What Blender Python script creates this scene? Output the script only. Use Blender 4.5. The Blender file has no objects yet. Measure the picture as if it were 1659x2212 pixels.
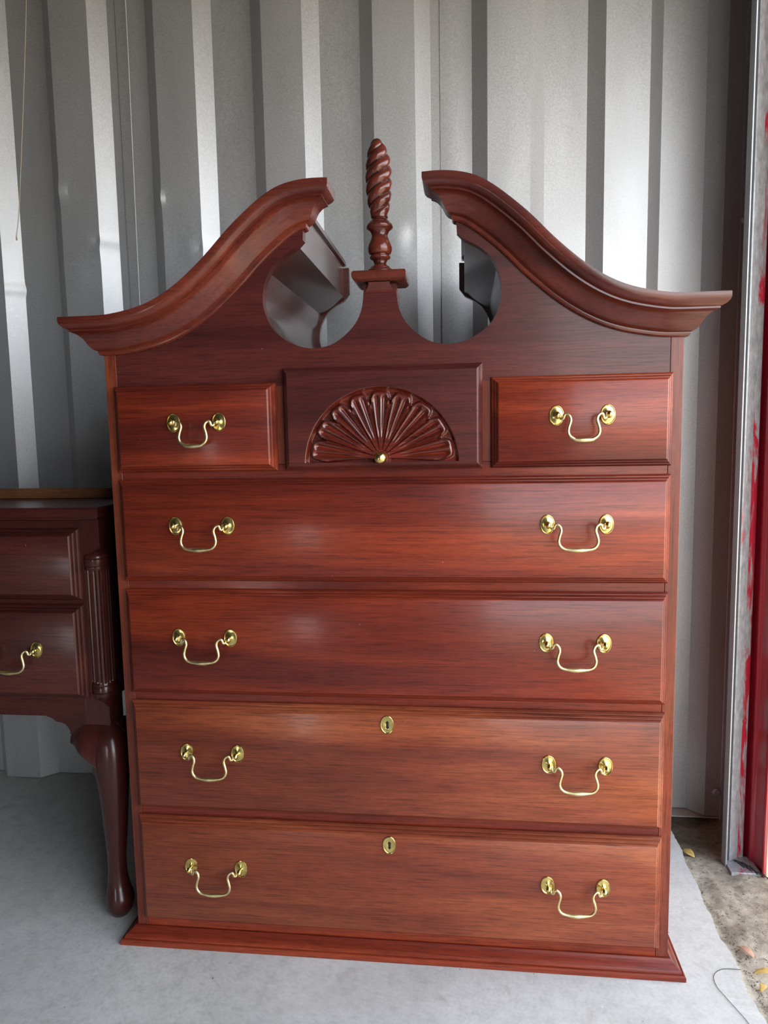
import bpy, bmesh, math, random
from mathutils import Vector, Matrix, noise
R = math.radians
PI = math.pi
rng = random.Random(7)
S = bpy.context.scene
C = S.collection

# ------------------------------------------------------------------ camera
cam = bpy.data.cameras.new('camera')
co = bpy.data.objects.new('camera', cam); C.objects.link(co)
cy_, sy_ = math.cos(.11456), math.sin(.11456)
cp_, sp_ = math.cos(-.10897), math.sin(-.10897)
fwd = Vector((-sy_*cp_, cy_*cp_, sp_)); r0 = Vector((cy_, sy_, 0)); u0 = r0.cross(fwd)
cr_, sr_ = math.cos(-.018344), math.sin(-.018344)
rt = r0*cr_ + u0*sr_; up = -r0*sr_ + u0*cr_
m = Matrix((rt, up, -fwd)).transposed().to_4x4()
m.translation = Vector((.62254, -1.1933, .94417))
co.matrix_world = m
cam.sensor_fit = 'HORIZONTAL'; cam.sensor_width = 36
cam.lens = 1530.0/1659*36
cam.clip_start = .02
S.camera = co

# ------------------------------------------------------------------ sky, sun, exposure
w = bpy.data.worlds.new('sky'); S.world = w; w.use_nodes = True
nt = w.node_tree; nt.nodes.clear()
sk = nt.nodes.new('ShaderNodeTexSky'); sk.sky_type = 'NISHITA'
sk.sun_disc = False; sk.sun_elevation = R(52); sk.sun_rotation = R(250)
sk.air_density = 1.0; sk.dust_density = 2.5; sk.ozone_density = 1.0
bg = nt.nodes.new('ShaderNodeBackground'); bg.inputs[1].default_value = 1.0
out = nt.nodes.new('ShaderNodeOutputWorld')
hz = nt.nodes.new('ShaderNodeMix'); hz.data_type = 'RGBA'        # hazy day: white veil, brightest towards the horizon
hz.inputs[0].default_value = .85
tc_ = nt.nodes.new('ShaderNodeTexCoord'); sx_ = nt.nodes.new('ShaderNodeSeparateXYZ'); rp_ = nt.nodes.new('ShaderNodeValToRGB')
nt.links.new(tc_.outputs['Generated'], sx_.inputs[0]); nt.links.new(sx_.outputs['Z'], rp_.inputs[0])
els = rp_.color_ramp.elements; els.new(.5)
for e_, (p_, c_) in zip(els, [(0, (3.5, 3.5, 3.5)), (.40, (1.95, 2.02, 2.12)), (.95, (.65, .80, 1.05))]):
    e_.position = p_; e_.color = (*[q/4 for q in c_], 1)
ml_ = nt.nodes.new('ShaderNodeVectorMath'); ml_.operation = 'SCALE'; ml_.inputs[3].default_value = 4.0
nt.links.new(rp_.outputs[0], ml_.inputs[0]); nt.links.new(ml_.outputs[0], hz.inputs[7])
nt.links.new(sk.outputs[0], hz.inputs[6]); nt.links.new(hz.outputs[2], bg.inputs[0]); nt.links.new(bg.outputs[0], out.inputs[0])
sun = bpy.data.lights.new('sun', 'SUN'); sun.energy = 9.0; sun.angle = R(1.0); sun.color = (1, .97, .92)
so = bpy.data.objects.new('sun', sun); C.objects.link(so)
# high sun standing along the row of units: it lights the yard right up to the door sill but not the inside
so.rotation_euler = Vector((.055, -.42, .90)).to_track_quat('Z', 'Y').to_euler()
# portal: only guides the sampling of the sky through the door opening
pl = bpy.data.lights.new('door_portal', 'AREA'); pl.shape = 'RECTANGLE'; pl.size = 2.12; pl.size_y = 2.10
pl.cycles.is_portal = True
po = bpy.data.objects.new('door_portal', pl); C.objects.link(po)
po.location = (1.30, -.71, 1.02); po.rotation_euler = (0, R(90), 0)
pl2 = bpy.data.lights.new('corner_portal', 'AREA'); pl2.shape = 'RECTANGLE'; pl2.size = .30; pl2.size_y = 2.12
pl2.cycles.is_portal = True
po2 = bpy.data.objects.new('corner_portal', pl2); C.objects.link(po2)
po2.location = (1.13, -1.77, 1.02); po2.rotation_euler = (R(90), 0, 0)
S.view_settings.view_transform = 'Standard'; S.view_settings.look = 'None'
S.view_settings.gamma = 1; S.view_settings.use_curve_mapping = False
S.view_settings.exposure = 1.36
S.cycles.use_denoising = True
S.cycles.max_bounces = 8; S.cycles.diffuse_bounces = 5; S.cycles.glossy_bounces = 4
S.cycles.caustics_reflective = False; S.cycles.caustics_refractive = False
S.cycles.sample_clamp_indirect = 6

# ------------------------------------------------------------------ materials
class NT:
    def __init__(s, name):
        s.m = bpy.data.materials.new(name); s.m.use_nodes = True
        s.t = s.m.node_tree; s.t.nodes.clear()
        s.o = s.n('ShaderNodeOutputMaterial'); s.b = s.n('ShaderNodeBsdfPrincipled')
        s.l(s.b.outputs[0], s.o.inputs[0])
    def n(s, k, **kw):
        x = s.t.nodes.new(k)
        for a, v in kw.items(): setattr(x, a, v)
        return x
    def l(s, a, b): s.t.links.new(a, b)
    def set(s, **kw):
        for k, v in kw.items():
            k = k.replace('_', ' ')
            if k in s.b.inputs: s.b.inputs[k].default_value = v
    def coords(s, scale=(1, 1, 1), rand=True, src='Object'):
        tc = s.n('ShaderNodeTexCoord'); mp = s.n('ShaderNodeMapping')
        mp.inputs['Scale'].default_value = scale
        s.l(tc.outputs[src], mp.inputs['Vector'])
        if rand:
            oi = s.n('ShaderNodeObjectInfo'); mu = s.n('ShaderNodeMath', operation='MULTIPLY'); mu.inputs[1].default_value = 37
            s.l(oi.outputs['Random'], mu.inputs[0]); cb = s.n('ShaderNodeCombineXYZ')
            for i in range(3): s.l(mu.outputs[0], cb.inputs[i])
            s.l(cb.outputs[0], mp.inputs['Location'])
        return mp.outputs[0]
    def noise(s, vec, scale, detail=4, rough=.5, dist=0):
        x = s.n('ShaderNodeTexNoise'); x.inputs['Scale'].default_value = scale; x.inputs['Detail'].default_value = detail
        x.inputs['Roughness'].default_value = rough; x.inputs['Distortion'].default_value = dist
        s.l(vec, x.inputs['Vector']); return x.outputs['Fac']
    def ramp(s, fac, stops, interp='LINEAR'):
        x = s.n('ShaderNodeValToRGB'); cr = x.color_ramp; cr.interpolation = interp
        while len(cr.elements) < len(stops): cr.elements.new(.5)
        for e, (p, c) in zip(cr.elements, stops):
            e.position = p; e.color = (c, c, c, 1) if isinstance(c, (int, float)) else (*c, 1)
        s.l(fac, x.inputs[0]); return x.outputs[0]
    def mix(s, a, b, f, kind='MIX'):
        x = s.n('ShaderNodeMix', data_type='RGBA', blend_type=kind)
        for sock, v in ((x.inputs[0], f), (x.inputs[6], a), (x.inputs[7], b)):
            if hasattr(v, 'is_output'): s.l(v, sock)
            elif isinstance(v, (int, float)): sock.default_value = v
            else: sock.default_value = (*v, 1)
        return x.outputs[2]
    def bump(s, h, strength, dist=.001):
        x = s.n('ShaderNodeBump'); x.inputs['Strength'].default_value = strength; x.inputs['Distance'].default_value = dist
        s.l(h, x.inputs['Height']); s.l(x.outputs[0], s.b.inputs['Normal'])
    def col(s, c): s.l(c, s.b.inputs['Base Color'])

def wood(name, axis, dark, mid, light, rough=.30, coat=.14, band=1.0, spec=.26, patina=False):
    t = NT(name)
    k = {'x': (.9, 8, 8), 'z': (8, 8, .9), 'y': (8, .9, 8), 'd': (2.5, 6, 5)}[axis]
    f = {'x': (15, 430, 430), 'z': (430, 430, 15), 'y': (430, 15, 430), 'd': (30, 110, 90)}[axis]
    g = {'x': (1.8, 58, 58), 'z': (58, 58, 1.8), 'y': (58, 1.8, 58), 'd': (10, 26, 22)}[axis]
    v = t.coords(k); fv = t.coords(f); gv = t.coords(g)
    a = t.noise(v, 1.3, 4, .55, .9*band)
    a2 = t.noise(gv, 1.0, 5, .65, .5)
    b = t.noise(fv, 1.0, 5, .65, .25)
    fl = t.noise(t.coords((60, 240, 240) if axis == 'x' else (90, 90, 90)), 1.0, 3, .6)
    c = t.ramp(a, [(.30, dark), (.5, mid), (.70, light)])
    c2 = t.ramp(a2, [(.30, .66), (.44, .96), (.64, 1.08)])
    c3 = t.ramp(b, [(.36, .48), (.46, .92), (.62, 1.16)])
    c = t.mix(c, c2, .62*band, 'MULTIPLY'); c = t.mix(c, c3, .85, 'MULTIPLY')
    c = t.mix(c, t.ramp(fl, [(.35, .80), (.65, 1.14)]), .5, 'MULTIPLY')
    sp = t.noise(t.coords((1, 1, 1)), 170, 2, .4)
    c = t.mix(c, (.42, .20, .15), t.ramp(sp, [(.80, 0.0), (.83, .6)]))       # tiny pale nicks
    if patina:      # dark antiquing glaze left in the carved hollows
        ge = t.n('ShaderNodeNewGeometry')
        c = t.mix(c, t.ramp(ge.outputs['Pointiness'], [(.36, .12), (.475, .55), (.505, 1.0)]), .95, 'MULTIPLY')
    t.col(c)
    t.l(t.ramp(b, [(.3, rough+.08), (.7, rough-.03)]), t.b.inputs['Roughness'])
    t.set(Coat_Weight=coat, Coat_Roughness=.13, Specular_IOR_Level=spec)
    t.bump(b, .12, .0005)
    return t.m
MAH = ((.080, .0115, .0075), (.150, .0205, .0095), (.240, .038, .0135))
M = {}
M['wood_x'] = wood('mahogany_horizontal_grain', 'x', *MAH)
M['wood_z'] = wood('mahogany_vertical_grain', 'z', (.10, .020, .012), (.150, .030, .015), (.215, .048, .020))
M['wood_d'] = wood('mahogany_carved', 'd', (.065, .013, .009), (.098, .020, .012), (.135, .030, .014), rough=.24, coat=.4, band=.6)
M['wood_crown'] = wood('mahogany_crown_grain', 'x', (.058, .012, .009), (.100, .019, .011), (.155, .030, .014), rough=.25, coat=.4)
M['wood_glazed'] = wood('mahogany_turned_with_dark_glaze', 'd', (.060, .012, .009), (.090, .018, .011), (.125, .027, .014), rough=.22, coat=.5, band=.5, patina=True)
M['wood_shade'] = wood('mahogany_pediment_shade', 'x', (.040, .009, .0085), (.066, .014, .0115), (.100, .021, .0145), coat=.10)  # darkened: the weaker light at the pediment is put into the wood colour
M['wood_brown'] = wood('mahogany_browner_veneer', 'x', (.100, .020, .011), (.175, .037, .017), (.270, .070, .026))
M['wood_in'] = wood('mahogany_bonnet_veneer', 'y', (.075, .022, .017), (.10, .03, .023), (.14, .042, .03), rough=.20, coat=.9)
M['wood_fan'] = wood('mahogany_carved_fan', 'x', *MAH, rough=.2, coat=.8, patina=True)
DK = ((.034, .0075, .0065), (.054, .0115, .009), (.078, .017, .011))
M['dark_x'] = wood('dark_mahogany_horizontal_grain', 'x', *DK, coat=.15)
M['dark_z'] = wood('dark_mahogany_vertical_grain', 'z', *DK, rough=.26, coat=.35)
M['brown_x'] = wood('plain_brown_wood', 'x', (.13, .05, .022), (.19, .075, .032), (.24, .10, .045), rough=.45, coat=.05)

t = NT('polished_brass')
n_ = t.noise(t.coords((40, 40, 40)), 3, 3)
t.col(t.ramp(n_, [(.3, (.62, .47, .15)), (.7, (.80, .64, .24))]))
t.set(Metallic=1.0, Roughness=.20); M['brass'] = t.m
t = NT('satin_brass')
n_ = t.noise(t.coords((40, 40, 40)), 3, 3)
t.col(t.ramp(n_, [(.3, (.66, .52, .25)), (.7, (.82, .68, .36))]))
t.set(Metallic=1.0, Roughness=.36); M['satin'] = t.m
t = NT('keyhole_dark'); t.set(Base_Color=(.008, .008, .010, 1), Roughness=.8); M['black'] = t.m

def galv(name, tint=(1, 1, 1), rough=.46, metal=.55, dirt=.35):
    t = NT(name)
    v = t.coords((1, 1, 1), rand=False)
    sp = t.noise(v, 260, 3, .7); big = t.noise(t.coords((3, 3, .8), rand=False), 1.4, 4, .6)
    c = t.ramp(sp, [(.3, tuple(.44*x for x in tint)), (.7, tuple(.60*x for x in tint))])
    c = t.mix(c, t.ramp(big, [(.3, .80), (.7, 1.05)]), .8, 'MULTIPLY')
    st = t.noise(t.coords((14, 14, 5), rand=False), 1.9, 5, .65, .3)
    c = t.mix(c, t.ramp(st, [(.66, 1.0), (.78, .62)]), dirt, 'MULTIPLY')
    t.col(c); t.set(Metallic=metal)
    t.l(t.ramp(sp, [(.3, rough-.06), (.7, rough+.10)]), t.b.inputs['Roughness'])
    t.bump(sp, .22, .0008)
    return t.m
M['galv'] = galv('galvanised_sheet')
M['galv_post'] = galv('galvanised_post', (1.0, 1.02, 1.15), .5)
M['flange'] = galv('dusty_flange', (1.0, .93, .82), .7, .1, .6)
M['galv_rail'] = galv('dull_zinc_rail', (.80, .83, .86), .45, .6)
t = NT('painted_partition'); n_ = t.noise(t.coords((1, 1, 1)), 2.0, 4)
t.col(t.ramp(n_, [(.3, (.085, .095, .115)), (.7, (.11, .12, .145))])); t.set(Roughness=.7); M['room'] = t.m
t = NT('dark_ceiling'); n_ = t.noise(t.coords((1, 1, 1)), 2.0, 4)
t.col(t.ramp(n_, [(.3, (.08, .08, .085)), (.7, (.11, .11, .115))])); t.set(Roughness=.8); M['ceil'] = t.m

t = NT('grey_painted_concrete')
v = t.coords((1, 1, 1), rand=False)
a = t.noise(v, 4.2, 6, .62, .4); b = t.noise(v, 38, 6, .7); d_ = t.noise(v, 150, 3, .6)
sc = t.noise(t.coords((5, 26, 5), rand=False), 2.2, 5, .7, 2.2); st = t.noise(t.coords((9, 6, 9), rand=False), 1.7, 3, .5, .8)
c = t.ramp(a, [(.3, (.49, .49, .455)), (.5, (.57, .565, .525)), (.72, (.65, .645, .60))])
c = t.mix(c, t.ramp(b, [(.3, .80), (.5, 1.0), (.7, 1.08)]), .8, 'MULTIPLY')
c = t.mix(c, t.ramp(d_, [(.3, .86), (.6, 1.05)]), .6, 'MULTIPLY')
c = t.mix(c, (.70, .71, .69), t.ramp(sc, [(.60, 0.0), (.66, .40), (.72, 0.0)]))
c = t.mix(c, (.30, .25, .20), t.ramp(st, [(.66, 0.0), (.76, .45)]))
c = t.mix(c, (.80, .80, .78), t.ramp(t.noise(v, 150, 2, .3), [(.765, 0.0), (.785, .7)]))
c = t.mix(c, (.12, .11, .11), t.ramp(t.noise(t.coords((1.3, 1, 1), rand=False), 85, 2, .3), [(.775, 0.0), (.79, .7)]))
t.col(c); t.l(t.ramp(b, [(.3, .66), (.7, .50)]), t.b.inputs['Roughness'])
t.bump(b, .35, .0015); M['floor'] = t.m

t = NT('dirty_concrete_apron')
v = t.coords((1, 1, 1), rand=False)
a = t.noise(v, 5, 6, .66, .5); b = t.noise(v, 60, 6, .7); g = t.noise(v, 2.2, 4, .6, .8)
c = t.ramp(a, [(.28, (.165, .135, .095)), (.5, (.31, .265, .20)), (.72, (.52, .46, .36))])
c = t.mix(c, t.ramp(b, [(.32, .50), (.5, 1.0), (.7, 1.18)]), .9, 'MULTIPLY')
c = t.mix(c, (.07, .05, .035), t.ramp(t.noise(v, 130, 3, .5), [(.63, 0.0), (.70, .75)]))
c = t.mix(c, (.42, .29, .11), t.ramp(g, [(.55, 0.0), (.75, .55)]))
t.col(c); t.set(Roughness=.92); t.bump(b, .8, .004); M['ground'] = t.m

t = NT('cream_painted_block')
v = t.coords((1, 1, 1), rand=False); a = t.noise(v, 8, 5, .6)
t.col(t.ramp(a, [(.3, (.40, .33, .25)), (.7, (.50, .44, .34))])); t.set(Roughness=.8); t.bump(a, .4, .002); M['cream'] = t.m

def redpaint(name, lo, hi, wear):
    t = NT(name)
    v = t.coords((9, 9, 2), rand=False); a = t.noise(v, 2.2, 6, .68, .6)
    f = t.noise(t.coords((50, 50, 20), rand=False), 2.2, 5, .7)
    red = t.ramp(a, [(.3, (.26, .008, .022)), (.7, (.42, .014, .03))])
    met = t.ramp(f, [(.3, (.16, .165, .17)), (.7, (.36, .36, .36))])
    mk = t.ramp(a, [(lo, 1.0), (hi, 0.0)])
    c = t.mix(red, met, mk); t.col(c); t.set(Roughness=.28, Metallic=.0, Coat_Weight=.7); t.bump(f, .5, .001)
    return t.m
M['red'] = redpaint('glossy_red_paint', .10, .16, 0)
M['redworn'] = redpaint('worn_red_paint_on_steel', .46, .52, 1)
M['redgrey'] = redpaint('mostly_bare_steel_with_red_rests', .58, .64, 1)
t = NT('dark_slot'); t.set(Base_Color=(.03, .033, .04, 1), Roughness=.7); M['slot'] = t.m
t = NT('dry_leaf'); a = t.noise(t.coords((60, 60, 60)), 2, 4)
t.col(t.ramp(a, [(.3, (.42, .26, .06)), (.7, (.62, .43, .13))])); t.set(Roughness=.7); M['leaf'] = t.m
t = NT('brown_leaf'); t.set(Base_Color=(.36, .20, .13, 1), Roughness=.8); M['leafbrown'] = t.m
t = NT('straw_thread'); t.set(Base_Color=(.55, .45, .30, 1), Roughness=.8); M['straw'] = t.m
t = NT('white_string'); t.set(Base_Color=(.75, .75, .70, 1), Roughness=.7); M['white'] = t.m
t = NT('brown_grit'); t.set(Base_Color=(.09, .065, .045, 1), Roughness=.95); M['grit'] = t.m
t = NT('black_debris'); t.set(Base_Color=(.035, .032, .034, 1), Roughness=.9); M['debris'] = t.m

# ------------------------------------------------------------------ mesh helpers
def tag(o, label=None, cat=None, group=None, kind=None):
    if label: o['label'] = label
    if cat: o['category'] = cat
    if group: o['group'] = group
    if kind: o['kind'] = kind
    return o
def empty(name, loc=(0, 0, 0), parent=None, rz=0):
    o = bpy.data.objects.new(name, None); C.objects.link(o); o.location = loc; o.rotation_euler = (0, 0, rz)
    o.empty_display_size = .05
    if parent: o.parent = parent
    return o
def finish(me, angle=32):
    bm = bmesh.new(); bm.from_mesh(me)
    bmesh.ops.remove_doubles(bm, verts=bm.verts, dist=1e-6)
    bmesh.ops.recalc_face_normals(bm, faces=bm.faces)
    th = R(angle)
    for f in bm.faces: f.smooth = True
    for e in bm.edges:
        e.smooth = not (len(e.link_faces) == 2 and e.calc_face_angle(0) > th)
    bm.to_mesh(me); bm.free()
class MB:
    def __init__(s): s.v = []; s.f = []
    def add(s, vs, fs):
        b = len(s.v); s.v += [tuple(p) for p in vs]; s.f += [tuple(b+i for i in q) for q in fs]; return s
    def box(s, x0, x1, y0, y1, z0, z1):
        vs = [(x, y, z) for z in (z0, z1) for y in (y0, y1) for x in (x0, x1)]
        return s.add(vs, [(0, 2, 3, 1), (4, 5, 7, 6), (0, 1, 5, 4), (2, 6, 7, 3), (0, 4, 6, 2), (1, 3, 7, 5)])
    def loft(s, rings, closed=True, caps=True):
        n = len(rings[0]); vs = [p for r in rings for p in r]; fs = []
        for k in range(len(rings)-1):
            for i in range(n if closed else n-1):
                j = (i+1) % n
                fs.append((k*n+i, k*n+j, (k+1)*n+j, (k+1)*n+i))
        if caps: fs += [tuple(range(n))[::-1], tuple((len(rings)-1)*n+i for i in range(n))]
        return s.add(vs, fs)
    def lathe(s, prof, cx=0, cy=0, n=28, axis='z', oval=1.0):
        rings = []
        for r, h in prof:
            ring = []
            for i in range(n):
                a = 2*PI*i/n; c, d = r*math.cos(a), r*math.sin(a)
                if axis == 'z': ring.append((cx+c, cy+d, h))
                else: ring.append((cx+c, h, cy+d*oval))     # axis y : h is the y value, cy the z value
            rings.append(ring)
        return s.loft(rings)
    def tube(s, pts, rad, n=10):
        pts = [Vector(p) for p in pts]; rings = []
        if not hasattr(rad, '__len__'): rad = [rad]*len(pts)
        pn = None
        for k, p in enumerate(pts):
            tan = (pts[min(k+1, len(pts)-1)] - pts[max(k-1, 0)]).normalized()
            if pn is None:
                pn = tan.orthogonal().normalized()
            else:
                pn = (pn - tan*pn.dot(tan)).normalized()
            bn = tan.cross(pn)
            rings.append([tuple(p + (pn*math.cos(2*PI*i/n) + bn*math.sin(2*PI*i/n))*rad[k]) for i in range(n)])
        return s.loft(rings)
    def prism(s, poly, y0, y1):
        """poly of (x, z), extruded along y"""
        n = len(poly)
        vs = [(x, y0, z) for x, z in poly] + [(x, y1, z) for x, z in poly]
        return s.add(vs, [tuple(range(n)), tuple(range(n, 2*n))[::-1]] + [(i, i+n, (i+1) % n+n, (i+1) % n) for i in range(n)])
    def build(s, name, mat, parent=None, loc=(0, 0, 0), bevel=0, angle=32, seg=2):
        me = bpy.data.meshes.new(name); me.from_pydata(s.v, [], s.f); me.update()
        finish(me, angle); me.materials.append(mat)
        o = bpy.data.objects.new(name, me); C.objects.link(o); o.location = loc
        if parent: o.parent = parent
        if bevel:
            b = o.modifiers.new('bevel', 'BEVEL'); b.width = bevel; b.segments = seg; b.limit_method = 'ANGLE'; b.angle_limit = R(40)
        return o
def catmull(P, per=6):
    P = [Vector(p) for p in P]; out = []
    for i in range(len(P)-1):
        a = P[max(i-1, 0)]; b = P[i]; c = P[i+1]; d = P[min(i+2, len(P)-1)]
        for k in range(per):
            t_ = k/per
            out.append(.5*((2*b) + (c-a)*t_ + (2*a-5*b+4*c-d)*t_*t_ + (3*b-a-3*c+d)*t_**3))
    out.append(P[-1]); return out
def sstep(a, b, x):
    t_ = min(1, max(0, (x-a)/(b-a))); return t_*t_*(3-2*t_)

# ------------------------------------------------------------------ setting: floor, ground
bm_ = MB()
ey = [-3.4, -2.2, -1.4, -.9]; 
edge = [(1.097, y) for y in ey]
y = -.6
while y < .6:
    j = .0065*noise.noise(Vector((y*14, 0, 0))) + .0030*noise.noise(Vector((y*60, 3, 0))) + .0012*noise.noise(Vector((y*190, 3, 0)))
    edge.append((1.094 + j + .010*sstep(.15, .45, y), y)); y += .004
edge.append((1.105, .66))
top = [(-2.4, -3.4)] + edge + [(-2.4, .66)]
n = len(top)
bm_.add([(x, y, 0) for x, y in top] + [(x + (.004 if 0 < i < n-1 else 0), y, -.16) for i, (x, y) in enumerate(top)],
        [tuple(range(n)), tuple(range(n, 2*n))[::-1]] + [(i, i+n, (i+1) % n+n, (i+1) % n) for i in range(n)])
tag(bm_.build('floor', M['floor']), kind='structure')
def gz(x, y):
    z = -.007 - .022*sstep(.05, .38, y) - .030*sstep(.36, .54, y)*sstep(1.30, 1.20, x) + .006*noise.noise(Vector((x*5, y*5, 0))) + .004*noise.noise(Vector((x*24, y*24, 3))) + .002*noise.noise(Vector((x*70, y*70, 3)))
    return z - .004*math.exp(-((x-1.103)/.008)**2)*(.5+.5*noise.noise(Vector((y*11, 2, 8))))
g = MB()
NX, NY = 180, 300
vs = []; fs = []
for j in range(NY+1):
    for i in range(NX+1):
        x = 1.06 + (i/NX)**1.6*1.6; y = -1.2 + 2.2*j/NY
        z = gz(x, y)
        if i == NX or j == 0 or j == NY: z = -.05
        vs.append((x, y, z))
for j in range(NY):
    for i in range(NX):
        a = j*(NX+1)+i; fs.append((a, a+1, a+NX+2, a+NX+1))
g.add(vs, fs)
g.add([(1.0, -30, -.05), (40, -30, -.05), (40, -1.2, -.05), (1.0, -1.2, -.05)], [(0, 1, 2, 3)])
g.add([(2.66, -1.2, -.05), (40, -1.2, -.05), (40, 1.0, -.05), (2.66, 1.0, -.05)], [(0, 1, 2, 3)])
g.add([(1.0, 1.0, -.05), (40, 1.0, -.05), (40, 30, -.05), (1.0, 30, -.05)], [(0, 1, 2, 3)])
tag(g.build('ground', M['ground'], angle=60), kind='structure')

# ------------------------------------------------------------------ corrugated back wall
PER = .2697; NW = .100; FC = .0355; YN, YF = .585, .620
wall = MB().box(-2.4, 1.33, .70, .74, -.30, 2.75).build('wall_back', M['room']); tag(wall, kind='structure')
dents = [(-.305, 1.450, .006, .012, .016), (-.300, 1.435, -.004, .020, .030), (-.536, 1.342, .007, .012, .014), (-.395, 1.575, -.006, .012, .022),
         (-.130, 1.545, -.006, .010, .018), (-.036, 1.420, .005, .016, .020), (.503, 1.420, .0045, .020, .028), (.460, 1.400, -.003, .035, .045),
         (-.09, 1.43, .003, .045, .06), (-.36, 1.38, -.003, .04, .06), (.42, 1.30, .002, .05, .12)]
def wall_y(x, z, base):
    d = .0016*noise.noise(Vector((x*7, z*1.7, 5))) + .0008*noise.noise(Vector((x*19, z*6, 1)))
    for dx, dz, a, rx, rz in dents:
        q = ((x-dx)/rx)**2 + ((z-dz)/rz)**2
        if q < 9: d += a*math.exp(-q)
    return base + d
def profile(k0, k1, seam_at):
    """cross-section from the start of near flat k0 to the start of near flat k1"""
    P = []
    for k in range(k0, k1):
        x = .950 - PER*(5-k)
        for q in range(9): P.append((x + NW*q/9, YN))
        P.append((x+NW, YN))
        xf = x+NW+FC; wf = PER-NW-2*FC
        if k == seam_at:
            P += [(xf, YF), (xf+.0215, YF)]
            yield_split = len(P)
            P += [(xf+.0225, YF-.0022), (xf+.054, YF-.0035), (xf+.075, YF-.001), (xf+wf, YF)]
        else:
            for q in range(10): P.append((xf+wf*q/9, YF))
    P.append((.950-PER*(5-k1), YN))
    return P
Z0 = {'left': .002, 'right': -.030}
def sheet(P, ztop=2.7):
    mb = MB(); nz = 420; vs = []
    for j in range(nz+1):
        for x, yb in P:
            z0 = .002 + (-.032)*sstep(.95, 1.10, x)
            z = z0 + (ztop-z0)*j/nz
            vs.append((x, wall_y(x, z, yb), z))
    n = len(P); fs = [(j*n+i, j*n+i+1, (j+1)*n+i+1, (j+1)*n+i) for j in range(nz) for i in range(n-1)]
    # turned-in bottom lip so the sheet has a visible thickness
    mb.add(vs, fs)
    lip = [(x, wall_y(x, .0, yb), .002+(-.032)*sstep(.95, 1.10, x)) for x, yb in P] + [(x, max(yb, YF)+.012, .002+(-.032)*sstep(.95, 1.10, x)) for x, yb in P]
    mb.add(lip, [(i, i+1, n+i+1, n+i) for i in range(n-1)])
    return mb
full = profile(-6, 6, None)
def mk(seams, k0, k1):
    P = []
    for k in range(k0, k1):
        seg = profile(k, k+1, k if k in seams else None)
        P += seg if not P else seg[1:]
    return P
P = mk({0, 3, -3}, -7, 6)
cut = [i for i, (x, y) in enumerate(P) if abs(y-(YF-.0022)) < 1e-9]
start = 0
for c_ in cut + [len(P)-1]:
    seg = P[start:c_+1]
    if c_ == len(P)-1:
        seg = seg[:]
        # closing piece: runs on as the flat next to the door
        seg.append((1.262, YN)); 
    o = sheet(seg).build('metal_sheet', M['galv'], wall, angle=12)
    start = c_
# corner post with slots and a bolt
post = MB()
post.box(1.256, 1.335, YN-.002, YN+.05, -.07, 2.7)
po_ = post.build('corner_post', M['galv_post'], wall, bevel=.002)
MB().box(1.085, 1.30, YN-.001, .640, -.0355, -.0325).build('base_flange', M['flange'], wall)
post = MB().box(1.10, 1.335, .645, .70, -.16, .02).build('ground_rail', M['slot'], wall)

# the dark room around the camera
tag(MB().box(-2.46, -2.36, -3.45, .70, -.1, 2.75).build('wall_left', M['room']), kind='structure')
wf_ = MB().box(-2.46, -.40, -1.80, -1.74, -.1, 2.75).box(-.40, -.19, -1.80, -1.74, .64, 2.75)  # low gap added in this unseen wall for a pale reflection on the drawers
wf_.box(-.19, .98, -1.80, -1.74, -.1, 2.75).box(.98, 1.40, -1.80, -1.74, 2.08, 2.75)      # unseen open corner by the camera, set to light the wall at the jamb
tag(wf_.build('wall_front', M['room']), kind='structure')
tag(MB().box(-2.46, 1.45, -3.46, .80, 2.70, 2.78).build('ceiling', M['ceil']), kind='structure')
wr = MB()
wr.box(1.27, 1.40, -1.80, .34, 2.08, 2.72)
wr.box(1.336, 1.40, .625, .80, -.1, 2.72)
tag(wr.build('wall_right', M['room']), kind='structure')
# cream block pier outside the red jamb
tag(MB().box(1.2665, 1.72, .3345, .62, -.06, 3.0).build('trim_1', M['cream'], bevel=.003), kind='structure')

# ------------------------------------------------------------------ roller-door jamb (structure)
door = empty('door_1', (1.22, .39, -.05)); tag(door, kind='structure')
def vprism(poly, z0=-.05, z1=2.09):
    mb = MB(); n = len(poly); px, py, pz = door.location
    vs = [(x-px, y-py, z-pz) for z in (z0, z1) for x, y in poly]
    return mb.add(vs, [tuple(range(n))[::-1], tuple(range(n, 2*n))] + [(i, (i+1) % n, (i+1) % n+n, i+n) for i in range(n)])
def strip(pts, th=.004):
    """thin sheet along plan points, thickened away from the room"""
    back = []
    for i, p in enumerate(pts):
        a = Vector(pts[max(i-1, 0)]); b = Vector(pts[min(i+1, len(pts)-1)]); d = (b-a).normalized()
        back.append((p[0]-d.y*th, p[1]+d.x*th))
    return list(pts) + back[::-1]
vprism([(1.1955, .392), (1.1955, .3695), (1.1965, .368), (1.1985, .368), (1.1995, .3695), (1.1995, .392)]).build('guide_rail', M['galv_rail'], door)
vprism([(1.1995, .404), (1.1995, .3835), (1.2125, .3835), (1.2125, .404)]).build('rail_slot', M['slot'], door)
vprism([(1.2085, .404), (1.2085, .3830), (1.2115, .3825), (1.2205, .3890), (1.2304, .3950), (1.2304, .404)]).build('bare_flange', M['redgrey'], door)
vprism([(1.2305, .430), (1.2305, .3952), (1.2375, .397), (1.2441, .400), (1.2448, .430)]).build('worn_flange', M['redworn'], door)
bul = [(1.2705, .445), (1.2448, .445), (1.2450, .424), (1.2530, .420)]
for k in range(9):
    a = PI*k/8
    bul.append((1.2540 - .0030*math.sin(a) + .0065*k/8, .402 - .0035*math.sin(a) - .020*k/8))
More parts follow.
